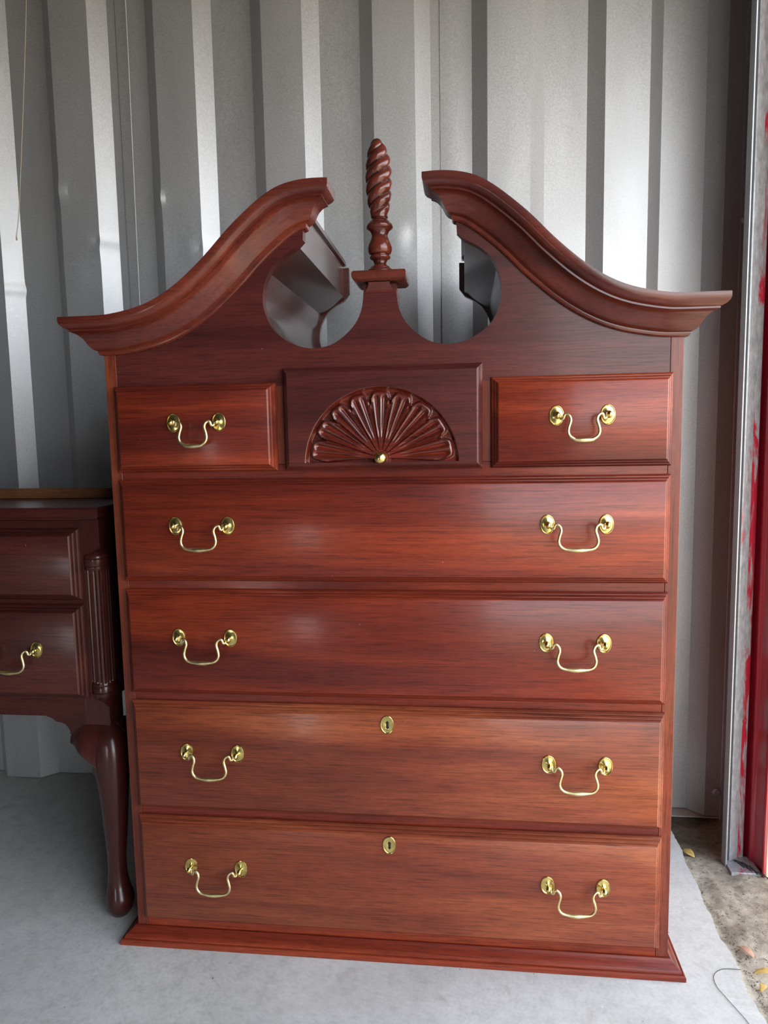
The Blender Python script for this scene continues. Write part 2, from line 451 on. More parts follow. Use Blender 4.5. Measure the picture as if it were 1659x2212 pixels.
bul += [(1.2625, .372), (1.2645, .360), (1.2640, .344), (1.2612, .340), (1.2608, .335), (1.2625, .3325), (1.2655, .333), (1.2705, .345)]
vprism(bul).build('red_jamb', M['red'], door)
MB().box(-.022, .041, -.052, .012, .012, .0265).build('base_plate', M['redgrey'], door, bevel=.001)
for z_, h_ in ((1.62, .05), (.62, .05)):
    pass
# bolt heads and slots on the corner post, lying in the wall plane
for (x_, z_, w_, h_) in ((1.285, 1.742, .018, .085),):
    MB().box(x_-w_/2, x_+w_/2, YN-.0035, YN-.002, z_-h_/2, z_+h_/2).build('slot', M['slot'], wall)
for (x_, z_, r_) in ((1.266, 1.42, .009), (1.246, .035, .010)):
    MB().lathe([(r_, YN-.002), (r_, YN-.005), (r_*.7, YN-.008), (.0005, YN-.009)], x_, z_, 12, 'y').build('bolt', M['galv_post'], wall)

# ------------------------------------------------------------------ brass hardware (sub-parts of drawers)
def rosette_mb(x, z, y, sx=.0118, sz=.0163, back=.004):
    n = 36; rings = []
    prof = [(1.0, 0), (1.0, -.0012), (.97, -.0021), (.93, -.0023), (.89, -.0017), (.85, -.0010), (.75, -.0011), (.50, -.0020), (.32, -.0030), (.24, -.0036),
            (.20, -.0060), (.20, -.0094), (.31, -.0106), (.37, -.0134), (.33, -.0160), (.19, -.0178), (.02, -.0184)]
    for r_, h_ in prof:
        k = 1 if r_ > .5 else .0118/.0118
        ring = []
        for i in range(n):
            a = 2*PI*i/n
            bx = sx*r_*math.cos(a)
            bz = (sz if r_ > .35 else sx*1.05)*r_*math.sin(a)
            ring.append((x+bx, y+h_, z+bz))
        rings.append(ring)
    return MB().loft(rings)
def bail_mb(xc, z, y, half):
    """drop handle hanging between two posts at xc-half and xc+half"""
    dl = [(.0045, .003, -.0125), (.0050, -.0045, -.0135), (.0085, -.0055, -.015), (.0105, .000, -.016), (.0140, .0015, -.0165), (.0185, -.0025, -.018), (.0198, -.009, -.019),
          (.0172, -.018, -.020), (.0160, -.026, -.0205), (.0185, -.033, -.021), (.0245, -.0375, -.0215)]
    L = [(xc-half+a, y+c, z+b) for a, b, c in dl]
    mid = [(xc-.012, y-.0218, z-.0392), (xc, y-.022, z-.0398), (xc+.012, y-.0218, z-.0392)]
    Rr = [(2*xc-p[0], p[1], p[2]) for p in L[::-1]]
    P = catmull(L+mid+Rr, 5); n = len(P); rad = []
    for k, p in enumerate(P):
        q = abs(p.x-xc)
        r_ = .0024 + .0017*math.exp(-(q/.0135)**2)
        e = min(k, n-1-k)/5
        if e < 1.2: r_ = .0014 + .0010*e/1.2
        rad.append(r_)
    return MB().tube(P, rad, 10)
def add_handle(parent, ox, oz, xc, z, half, y):
    """coordinates are in the thing's frame; the drawer's own origin is (ox, oz)"""
    rosette_mb(xc-half-ox, z-oz, y).build('rosette', M['brass'], parent, angle=40)
    rosette_mb(xc+half-ox, z-oz, y).build('rosette', M['brass'], parent, angle=40)
    bail_mb(xc-ox, z-oz, y, half).build('bail_handle', M['satin'], parent, angle=60)
def add_keyhole(parent, x, z, y):
    n = 36; sx, sz = .0118, .0165; rings = []
    key = []
    for i in range(n):
        a = 2*PI*i/n; cx_, cz_ = math.cos(a), math.sin(a)
        rr = .0034 if cz_ > .1 else .0030
        key.append((cx_*(.0033 if abs(cz_) > .45 else .0021), (.0068 if cz_ > 0 else .0078)*cz_))
    for r_, h_ in ((1, 0), (1, -.0014), (.95, -.0022), (.89, -.0020), (.85, -.0012)):
        rings.append([(x+sx*r_*math.cos(2*PI*i/n), y+h_, z+sz*r_*math.sin(2*PI*i/n)) for i in range(n)])
    rings.append([(x+a*1.25, y-.0014, z+b*1.2) for a, b in key])
    rings.append([(x+a, y-.0010, z+b) for a, b in key])
    rings.append([(x+a, y-.0001, z+b) for a, b in key])
    MB().loft(rings, caps=False).build('keyhole_plate', M['brass'], parent, angle=40)
    MB().add([(x+a, y-.0003, z+b) for a, b in key], [tuple(range(n))]).build('keyhole', M['black'], parent)

LIP = [(0, 0), (0, -.0034), (.0008, -.0046), (.0030, -.0068), (.0042, -.0070), (.0045, -.0088), (.0052, -.0100), (.0074, -.0122), (.0084, -.0124),
       (.0087, -.0142), (.0094, -.0154), (.0114, -.0174), (.0124, -.0180)]
def panel(wd, ht, lip=LIP, hole=False, sc=1.0):
    mb = MB(); rings = []
    for ins, y_ in [(.004, .0), ] + list(lip):
        i_ = ins*sc; y2 = y_*sc
        rings.append([(i_-wd/2, y2, i_-ht/2), (wd/2-i_, y2, i_-ht/2), (wd/2-i_, y2, ht/2-i_), (i_-wd/2, y2, ht/2-i_)])
    mb.loft(rings, caps=False)
    i_ = lip[-1][0]*sc
    if not hole: mb.add(rings[-1], [(0, 1, 2, 3)])
    mb.add([(p[0]*.995, .0155, p[2]*.99) for p in rings[0]] + list(rings[0]), [(3, 2, 1, 0), (0, 1, 5, 4), (1, 2, 6, 5), (2, 3, 7, 6), (3, 0, 4, 7)])
    return mb, (wd/2-i_, ht/2-i_, lip[-1][1]*sc)

# ------------------------------------------------------------------ the chest of drawers
W, D, XC = .97, .495, .485
chest = empty('chest_of_drawers', (XC, 0, 0))
tag(chest, 'tall red mahogany chest of drawers with broken scroll pediment, carved fan and brass handles', 'chest of drawers')
def cp(mb, name, mat, bevel=0, angle=32):
    """a part of the chest, written in world coordinates"""
    mb.v = [(x-XC, y, z) for x, y, z in mb.v]
    return mb.build(name, mat, chest, bevel=bevel, angle=angle)
cp(MB().box(0, .019, .0205, D, .012, 1.090), 'side_panel', M['wood_z'])
cp(MB().box(W-.019, W, .0205, D, .012, 1.090), 'side_panel', M['wood_z'])
cp(MB().box(0, .0205, 0, .020, .012, 1.092), 'stile', M['wood_z'], bevel=.0008)
cp(MB().box(W-.0205, W, 0, .020, .012, 1.092), 'stile', M['wood_z'], bevel=.0008)
cp(MB().box(.019, W-.019, D-.012, D-.004, .02, 1.088), 'back_panel', M['wood_x'])
cp(MB().box(.019, W-.019, .022, D-.013, 1.060, 1.075), 'top_board', M['wood_x'])
cp(MB().box(.019, W-.019, .022, D-.013, .014, .030), 'bottom_board', M['wood_x'])
rows = [(.8724, .6925), (.6773, .4857), (.4709, .2657), (.2504, .0447)]
gaps = [(.8861, .8724), (.6925, .6773), (.4857, .4709), (.2657, .2504), (.0447, .012)]
for (zb, zt) in gaps:
    hi = zb + .010; lo = zt - .010 if zt > .02 else .012
    cp(MB().box(.0208, W-.0208, .0003, .020, lo, hi), 'rail', M['wood_x'], bevel=.0006)
for xa in (.3002, W-.3002-.0205):
    cp(MB().box(xa, xa+.0205, .0003, .020, .8965, 1.0295), 'divider', M['wood_z'], bevel=.0006)

def add_drawer(x0, x1, zb, zt, handles, half=.0470, key=None, wm='wood_x'):
    xc, zc = (x0+x1)/2, (zb+zt)/2
    mb, (hw, hh, yf) = panel(x1-x0, zt-zb)
    d = mb.build('drawer', M[wm], chest, loc=(xc-XC, -.0005, zc))
    for hx, hz in handles: add_handle(d, xc, zc, hx, hz, half, yf)
    if key: add_keyhole(d, key[0]-xc, key[1]-zc, yf)
    return d
XL = .0162
add_drawer(XL, .3040, .8861, 1.0346, [(.1678, .9705)], .0402)
add_drawer(W-.3040, W-XL, .8861, 1.0346, [(.8100, .9695)], .0402)
hz_ = [.7930, .5940, .3815, .1620]; kz = [None, None, (.4862, .4432), (.4862, .2215)]
hxl = [.169, .165, .169, .1665]; hxr = [.8035, .803, .8085, .808]
for i, (zt, zb) in enumerate(rows):
    add_drawer(XL, W-XL, zb, zt, [(hxl[i], hz_[i]), (hxr[i], hz_[i])], .0470, kz[i], 'wood_brown' if i > 1 else 'wood_x')

# centre drawer with the carved fan
x0, x1, zb, zt = .3175, W-.3175, .8861, 1.0580
xc, zc = (x0+x1)/2, (zb+zt)/2
LIP2 = [(0, 0), (0, -.005), (.0008, -.006), (.0035, -.0085), (.0042, -.0125), (.0060, -.0150), (.0086, -.0174), (.0100, -.0180)]
mb, (hw, hh, yf) = panel(x1-x0, zt-zb, LIP2, hole=True)
FX, FZ = XC-xc-.001, .9055-zc            # origin of the fan in the drawer's frame
BR, BZ = .1295, .8945-zc                 # border circle
zlow = .8985-zc
def rborder(a):
    dx, dz = math.cos(a), math.sin(a); oz = FZ-BZ
    b_ = dz*oz; r_ = -b_ + math.sqrt(b_*b_ - oz*oz + BR*BR)
    if dz < 0: r_ = min(r_, (FZ-zlow)/(-dz))
    return r_
def rrect(a):
    dx, dz = math.cos(a), math.sin(a); c_ = []
    if dx > 1e-9: c_.append((hw-FX)/dx)
    if dx < -1e-9: c_.append((-hw-FX)/dx)
    if dz > 1e-9: c_.append((hh-FZ)/dz)
    if dz < -1e-9: c_.append((-hh-FZ)/dz)
    return min(c_)
angs = [2*PI*i/560 for i in range(560)] + [math.atan2(sz*hh-FZ, sx*hw-FX) % (2*PI) for sx in (1, -1) for sz in (1, -1)]
crossx = math.sqrt(BR*BR-(zlow-BZ)**2)
angs += [math.atan2(zlow-FZ, crossx-FX) % (2*PI), math.atan2(zlow-FZ, -crossx-FX) % (2*PI)]
angs = sorted(set(round(a, 6) for a in angs))
ring1 = [(FX+rborder(a)*math.cos(a), yf, FZ+rborder(a)*math.sin(a)) for a in angs]
ring2 = [(FX+rrect(a)*math.cos(a), yf, FZ+rrect(a)*math.sin(a)) for a in angs]
mb.loft([ring2, ring1], caps=False)
d = mb.build('drawer', M['wood_shade'], chest, loc=(xc-XC, -.0005, zc), angle=25)
LOB = R(20.6)
def fan_h(a, r_):
    aa = a if a < 1.5*PI else a-2*PI
    Rb = rborder(a)
    edge_d = Rb - r_
    h = .0085*sstep(0, .0055, edge_d) if aa > -R(3.6) and aa < PI+R(3.6) else .0085*sstep(0, .0012, edge_d)
    if aa < -R(2.5) or aa > PI+R(2.5):
        low = 1.0
    k = round((aa-PI/2)/LOB); k = max(-4, min(4, k)); ph = (aa-PI/2-k*LOB)/(LOB/2)      # -1..1 inside a lobe
    q = abs(ph)
    el = 1/math.sqrt((math.cos(aa)/.1225)**2+(math.sin(aa)/.1135)**2)
    Rl = el*(1-.012*q**2-.13*max(0, q-.45)**2/.3025 - .02*q**8)
    lobe = sstep(0, .0048, Rl-r_)
    if q > 1.0: lobe *= sstep(1.18, 1.0, q) if r_ > .02 else 1
    # rim roll, two flutes and a centre rib on each lobe, sharp valley between lobes
    wd = r_/.12
    t_in = sstep(Rl-.006, Rl-.014, r_)
    fl = math.exp(-((q-.36)/.17)**2)
    inn = sstep(.028, .060, r_)
    prof = -.0052*fl*t_in*inn*(.4+.6*wd)
    valley = .0062*sstep(.80, 1.0, q)*(.25+.75*wd)*(1 if aa > 0 and aa < PI else .4)
    rim = .0012*math.exp(-((r_-(Rl-.008))/.004)**2)
    body = h - lobe*(.0078 + rim) - prof*lobe*1.0 + valley*lobe
    hub = sstep(.016, .011, r_)
    body = body*(1-hub) + .0015*hub
    return body
fr = []
fracs = [0.02] + [i/76 for i in range(4, 61)] + [60/76 + (16/76)*i/34 for i in range(1, 35)]
for t_ in fracs[::-1]:
    fr.append([(FX+rborder(a)*t_*math.cos(a), yf + (fan_h(a, rborder(a)*t_) if t_ < 1 else 0), FZ+rborder(a)*t_*math.sin(a)) for a in angs])
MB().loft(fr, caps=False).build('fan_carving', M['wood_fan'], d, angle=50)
MB().lathe([(.0045, yf), (.0045, yf-.010), (.0088, yf-.012), (.0100, yf-.0155), (.0088, yf-.0195), (.005, yf-.0220), (.0004, yf-.0230)], FX, FZ+.0005, 28, 'y').build('knob', M['brass'], d, angle=50)

# base moulding, mitred on three sides
BP = [(-.001, .0275), (.0035, .0272), (.0050, .0255), (.0075, .0222), (.0125, .0185), (.0165, .0160), (.0190, .0130), (.0195, .0108), (.0225, .0106), (.0240, .0096), (.0247, .0075), (.0247, .0005), (-.001, .0005)]
cp(MB().loft([[(-p, -p, z) for p, z in BP], [(W+p, -p, z) for p, z in BP]]), 'base_moulding', M['wood_x'], angle=22)
cp(MB().loft([[(-p, -p, z) for p, z in BP], [(-p, D, z) for p, z in BP]]), 'base_moulding', M['wood_x'], angle=22)
cp(MB().loft([[(W+p, -p, z) for p, z in BP], [(W+p, D, z) for p, z in BP]]), 'base_moulding', M['wood_x'], angle=22)

# ------------------------------------------------------------------ scroll pediment
PB = [(0, 1.089), (.035, 1.0900), (.070, 1.0950), (.105, 1.1030), (.140, 1.1160), (.175, 1.1350), (.210, 1.1600), (.250, 1.1950), (.285, 1.2300), (.315, 1.2560), (.340, 1.2740), (.359, 1.2835)]
path = catmull([(a, b, 0) for a, b in PB], 5)
ext = [(.340, 1.2745), (.359, 1.2830), (.385, 1.2862), (.415, 1.2850), (.440, 1.2810)]
path_in = len(path)
path = catmull([(a, b, 0) for a, b in PB[:-2] + ext], 5)
IDX = [i for i in range(len(path)) if path[i].x <= .3595]
def nrm(i):
    a = path[max(i-1, 0)]; b = path[min(i+1, len(path)-1)]; t_ = (b-a).normalized()
    n_ = Vector((-t_.y, t_.x, 0)); e = min(i, 6)/6
    n_ = Vector((n_.x*e, n_.y, 0)).normalized()
    return n_
NR = [nrm(i) for i in range(len(path))]
FULL = list(zip(path, NR))
def at_param(s_, h):
    i = min(int(s_), len(FULL)-2); f = s_-i
    (pa, na), (pb, nb) = FULL[i], FULL[i+1]
    return (pa.x+na.x*h)*(1-f)+(pb.x+nb.x*h)*f, (pa.y+na.y*h)*(1-f)+(pb.y+nb.y*h)*f
def end_param(h, xe):
    lo, hi_ = 20.0, len(FULL)-1.001
    for _ in range(40):
        m_ = (lo+hi_)/2
        if at_param(m_, h)[0] < xe: lo = m_
        else: hi_ = m_
    return lo
path = [path[i] for i in IDX]; NR = [NR[i] for i in IDX]
CP = [(-.002, .0), (.0040, .0005), (.0062, .0022), (.0070, .0050), (.0070, .0070), (.0090, .0080), (.0130, .0098), (.0170, .0140), (.0205, .0205), (.0245, .0275), (.0310, .0335),
      (.0370, .0362), (.0400, .0372), (.0400, .0400), (.0420, .0408), (.0470, .0435), (.0505, .0475), (.0520, .0520), (.0520, .0600), (-.002, .0605)]
def crown(mir):
    f = (lambda x: W-x) if mir else (lambda x: x)
    rings = []
    # return along the case side, then the front, then the short return at the scroll end
    rings.append([(f(-p), D, path[0].y+h) for p, h in CP])
    rings.append([(f(-p), -p, path[0].y+h) for p, h in CP])
    i0 = len(path)-14
    for i in range(1, i0+1):
        rings.append([(f(path[i].x+NR[i].x*h), -p, path[i].y+NR[i].y*h) for p, h in CP])
    ends = [end_param(h, .359+p) for p, h in CP]
    for k in range(1, 25):
        ring = []
        for (p, h), e_ in zip(CP, ends):
            a, b = at_param(i0+(e_-i0)*k/24, h); ring.append((f(a), -p, b))
        rings.append(ring)
    rings.append([(x, .0185, z) for x, y, z in rings[-1]])
    return MB().loft(rings)
for mir in (False, True):
    cp(crown(mir), 'crown_moulding', M['wood_crown'], angle=24)
# pediment board
HO = [(.359, 1.284), (.358, 1.267), (.347, 1.256), (.322, 1.2425), (.303, 1.2245), (.290, 1.198), (.2865, 1.168), (.2925, 1.143), (.305, 1.121), (.3255, 1.1045), (.350, 1.0935),
      (.375, 1.0905), (.400, 1.0950), (.4225, 1.1080), (.4425, 1.1280), (.4540, 1.1520), (.4580, 1.1800)]
hole = [HO[0], HO[1], HO[2]] + [(p.x, p.y) for p in catmull([(a, b, 0) for a, b in HO[2:]], 6)][1:]
upper = [(path[i].x + NR[i].x*.03, path[i].y + NR[i].y*.03) for i in range(2, len(path)-1)]
leftside = [(.0210, 1.0290), (.0210, 1.118)] + [p for p in upper if p[0] > .024] + [(.359, 1.318)]
outline = leftside + hole + [(.4580, 1.1905)]
outline = outline + [(W-x, z) for x, z in outline[::-1]]
cp(MB().prism(outline, 0, .0195), 'pediment_board', M['wood_shade'], angle=30)
# bonnet: closing strip behind the hole, roof and back board
def offs(pts, d):
    out_ = []
    for i, p in enumerate(pts):
        a = Vector(pts[max(i-1, 0)]); b = Vector(pts[min(i+1, len(pts)-1)]); t_ = (b-a).normalized()
        out_.append((p[0]-abs(d)*0+t_.y*d*-1*-1, p[1]-t_.x*d))
    return out_
key_pts = [(.346, 1.330), (.346, 1.262), (.2915, 1.2235), (.2820, 1.198)]
arc = [p for p in hole if p[1] < 1.226 and p[0] < .376]
arc = [(.373+(x-.373)*1.13, 1.178+(z-1.178)*1.10) for x, z in arc]
arc = [p for p in arc if p[0] < .372 and p[1] < 1.222]
lin_in = key_pts + [p for p in arc if p[1] < 1.190] 
def outw(pts, d):
    res = []
    for x, z in pts:
        v_ = Vector((x-.42, z-1.19)).normalized(); res.append((x+v_.x*d, z+v_.y*d))
    return res
lin_out = outw(lin_in, .008)
backhole = [(.3575, 1.330), (.3575, 1.272), (.350, 1.262)] + [(.373+(x-.373)*1.02, 1.178+(z-1.178)*1.0) for x, z in hole[3:] if x < .400]
for mir in (False, True):
    f = (lambda x: W-x) if mir else (lambda x: x)
    n = len(lin_in)
    q = MB()
    vs = [(f(x), y_, z) for y_ in (.0200, D-.014) for x, z in lin_in + lin_out[::-1]]
    n2 = 2*n
    q.add(vs, [tuple(range(n2)), tuple(range(n2, 2*n2))[::-1]] + [(i, i+n2, (i+1) % n2+n2, (i+1) % n2) for i in range(n2)])
    cp(q, 'scroll_lining', M['wood_in'], angle=25)
    q = MB(); rr = []
    for y_ in (.0205, D-.013):
        lo = [(path[i].x+NR[i].x*.050, path[i].y+NR[i].y*.050) for i in range(0, len(path)-3)] + [(.352, 1.334)]
        hi_ = [(path[i].x+NR[i].x*.0585, path[i].y+NR[i].y*.0585) for i in range(0, len(path)-3)] + [(.352, 1.3425)]
        rr.append([(f(x), y_, z) for x, z in lo + hi_[::-1]])
    q.loft(rr)
    cp(q, 'bonnet_roof', M['wood_in'], angle=30)
    bo = [(.0, 1.089), (.0, 1.145)] + [(path[i].x+NR[i].x*.055, path[i].y+NR[i].y*.055) for i in range(3, len(path)-3) if path[i].x+NR[i].x*.055 > .005] + backhole
    bo = [(f(x), z) for x, z in bo] + [(f(.400), 1.0890)]
    q = MB().prism(bo, D-.0125, D)
    cp(q, 'bonnet_back', M['wood_in'], angle=30)
# plinth block and finial
cp(MB().box(.4575, .5125, .0200, .052, 1.150, 1.1905), 'plinth', M['wood_d'], bevel=.0006)
q = MB()
rings = []
for e, z in ((0, 1.1765), (.0015, 1.180), (.0045, 1.1845), (.0090, 1.1885), (.0098, 1.1890), (.0098, 1.1938), (.0118, 1.1948), (.0150, 1.1975), (.0165, 1.2010), (.0165, 1.2070), (.0150, 1.2098), (.0130, 1.2108)):
    x0_, x1_ = .4570, .5130
    rings.append([(x0_-e, -.0005-e, z), (x1_+e, -.0005-e, z), (x1_+e, .0525+e*.6, z), (x0_-e, .0525+e*.6, z)])
rings = rings[5:]
q.loft(rings)
cp(q, 'plinth_cap', M['wood_d'], angle=25)
q = MB(); rr = []
for z, yo, xi in ((1.1772, -.0012, .0), (1.1800, -.0020, .002), (1.1835, -.0040, .0052), (1.1875, -.0072, .0080), (1.1925, -.0095, .0088)):
    rr.append([(.4590+xi, yo, z), (.5110-xi, yo, z), (.5110-xi, .0, z), (.4590+xi, .0, z)])
q.loft(rr); cp(q, 'plinth_bracket', M['wood_d'], angle=20)
fx, fy = .4850, .014
z0 = 1.2108
FP = [(.0235, 0), (.0238, .0018), (.0225, .0048), (.0190, .0068), (.0172, .0074), (.0170, .0092), (.0150, .0108), (.0112, .0135), (.0106, .0170), (.0122, .0215), (.0165, .0238), (.0176, .0262),
      (.0168, .0284), (.0150, .0292), (.0150, .0302), (.0185, .0325), (.0202, .0370), (.0204, .0425), (.0192, .0480), (.0165, .0545), (.0142, .0605), (.0140, .0640), (.0158, .0690), (.0195, .0722), (.0222, .0742), (.0226, .0772),
      (.0215, .0802), (.0190, .0815), (.0178, .0822), (.0170, .0848), (.0145, .0862), (.0130, .0890), (.0128, .0915)]
q = MB().lathe([(r_*.98, z0+h_*.97) for r_, h_ in FP], fx, fy, 40)
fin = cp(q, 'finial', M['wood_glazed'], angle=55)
q = MB(); rr = []; zf0 = z0+.0885; H = 1.4245-zf0; NS = 130; NA = 96
FR = [(0, .0130), (.06, .0146), (.18, .0184), (.34, .0210), (.50, .0216), (.65, .0208), (.78, .0182), (.88, .0142), (.94, .0104), (.98, .0062), (1.0, .0015)]
def frad(s_):
    for (a, ra), (b, rb) in zip(FR, FR[1:]):
        if s_ <= b: 
            t_ = (s_-a)/(b-a); return ra+(rb-ra)*t_
    return .001
for k in range(NS+1):
    s_ = k/NS; ring = []
    r0_ = (frad(max(0, s_-.03))+frad(s_)*2+frad(min(1, s_+.03)))/4 if s_ < .95 else frad(s_)
    for i in range(NA):
        a = 2*PI*i/NA
        g_ = abs(math.cos(1.5*(a - 2*PI*s_*H/.058 - .6)))
        r_ = r0_*(1.05 - .25*(1-g_**.62)*sstep(0, .08, s_))
        ring.append((fx+r_*math.cos(a)-.0022*sstep(.7, 1, s_), fy+r_*math.sin(a), zf0+H*s_))
    rr.append(ring)
q.loft(rr)
q.v = [(x-XC, y, z) for x, y, z in q.v]
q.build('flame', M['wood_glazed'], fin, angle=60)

# ------------------------------------------------------------------ the lowboy dresser on the left
DX1 = -.062; DX0 = -1.06; DY0, DY1 = .058, .50
dr = empty('dresser', ((DX0+DX1)/2, DY0, 0))
tag(dr, 'low dark mahogany dresser on cabriole legs, cut off at the left edge', 'dresser')
ox = (DX0+DX1)/2
def dp(mb, name, mat, bevel=0, angle=32, parent=None):
    mb.v = [(x-ox, y-DY0, z) for x, y, z in mb.v]
    return mb.build(name, mat, parent or dr, bevel=bevel, angle=angle)
TP = [(0, .8195), (.004, .819), (.0065, .8155), (.0065, .803), (.0045, .800), (.003, .799), (.003, .7965), (-.002, .7945)]
rings = []
for e, z in TP[::-1]:
    rings.append([(DX0-e, DY0-.006-e, z), (DX1+e, DY0-.006-e, z), (DX1+e, DY1, z), (DX0-e, DY1, z)])
rings[-1] = [(p[0], p[1], .8195) for p in rings[-1]]
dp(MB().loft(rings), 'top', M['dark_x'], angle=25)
# carcass
ZA, ZT = .400, .7950
dp(MB().box(DX1-.020, DX1-.003, DY0+.045, DY1-.05, .44, ZT), 'side_panel', M['dark_z'])
dp(MB().box(DX0+.003, DX0+.020, DY0+.045, DY1-.05, .44, ZT), 'side_panel', M['dark_z'])
dp(MB().box(DX0+.02, DX1-.02, DY1-.016, DY1-.004, .44, ZT), 'back_panel', M['dark_x'])
dp(MB().box(DX0+.021, DX1-.021, DY0+.022, DY1-.017, .452, .462), 'bottom_board', M['dark_x'])
xs1 = DX1-.050
dp(MB().box(DX0+.05, xs1, DY0+.001, DY0+.020, .772, ZT), 'rail', M['dark_x'])
dp(MB().box(DX0+.05, xs1, DY0+.001, DY0+.020, .625, .648), 'rail', M['dark_x'])
# apron with scrolled ends
ap = [(xs1, .470), (xs1, .3680), (xs1-.0320, .3665), (xs1-.0335, .3710)]
for k in range(9):
    a = (PI/2)*k/8
    ap.append((xs1-.0350-.0260*(1-math.cos(a)), .3740+.0230*math.sin(a)))
ap += [(xs1-.0640, .3985), (xs1-.0720, .4040), (xs1-.0840, .4085)]
m2 = (DX0+.05)
ap2 = [(m2+(xs1-x), z) for x, z in ap[::-1]]
dp(MB().prism(ap + ap2, DY0+.001, DY0+.020), 'apron', M['dark_x'])
# drawers
def ddrawer(zb, zt, handles):
    x0, x1 = DX0+.040, xs1+.012
    xc, zc = (x0+x1)/2, (zb+zt)/2
    mb, (hw, hh, yf) = panel(x1-x0, zt-zb, sc=1.15)
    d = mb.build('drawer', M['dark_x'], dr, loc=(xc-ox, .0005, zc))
    for hx in handles: add_handle(d, xc, zc, hx, zc+.0075, .0470, yf)
ddrawer(.6420, .7790, [])
ddrawer(.4490, .6330, [-.237, -.237-.60])
# corner posts with an inset fluted column at the front corners
def post_at(x0, x1, y0, y1, fluted, sx):
    dp(MB().box(x0, x1, y0, y1, .398, ZT), 'corner_post', M['dark_z'], bevel=.0008)
cxp = DX1
for side in (1, -1):
    fxp = (lambda x: x) if side == 1 else (lambda x: DX0+DX1-x)
    # post polygon with chamfer in the middle zone
    X0, X1, Y0, Y1, ch = DX1-.052, DX1-.0005, DY0, DY0+.052, .030
    def ringz(c_, z):
        return [(fxp(X0), Y0, z), (fxp(X1-c_), Y0, z), (fxp(X1), Y0+c_, z), (fxp(X1), Y1, z), (fxp(X0), Y1, z)]
    dp(MB().loft([ringz(.0006, .393), ringz(.0006, .4300), ringz(ch, .4480), ringz(ch, .7240), ringz(.0006, .7430), ringz(.0006, ZT)]), 'corner_post', M['dark_z'], angle=25)
    q = MB(); rr = []; ccx, ccy = X1-.0165, Y0+.0165; NA = 80
    prof = [(.4360, .004, 0), (.4410, .0120, 0), (.4475, .0205, 0), (.4540, .0232, 0), (.4570, .0236, 0), (.4580, .0225, 0), (.4595, .0236, 0), (.4690, .0238, 0), (.4712, .0226, 0), (.4725, .0236, 0), (.4745, .0238, 0), (.4765, .0228, 0), (.4800, .0226, 1),
            (.4835, .0226, 1), (.6950, .0226, 1), (.6985, .0226, 1), (.7000, .0230, 0), (.7025, .0240, 0), (.7050, .0240, 0), (.7062, .0228, 0), (.7080, .0238, 0), (.7190, .0240, 0), (.7205, .0228, 0), (.7222, .0240, 0), (.7250, .0238, 0), (.7280, .0222, 0), (.7340, .0130, 0), (.7400, .0020, 0)]
    for z, r_, fl in prof:
        ring = []
        for i in range(NA):
            a = 2*PI*i/NA
            d_ = 0
            if fl: d_ = .0024*max(0, math.cos(20*a))**.6 if math.cos(20*a) > 0 else 0
            ring.append((fxp(ccx+(r_-d_)*math.cos(a)), ccy+(r_-d_)*math.sin(a), z))
        rr.append(ring)
    dp(q.loft(rr), 'fluted_column', M['dark_z'], angle=35)
    dp(MB().box(fxp(X0), fxp(X1), DY1-.052, DY1, .393, ZT) if side == 1 else MB().box(DX0+.0005, DX0+.052, DY1-.052, DY1, .393, ZT), 'corner_post', M['dark_z'], bevel=.0008)
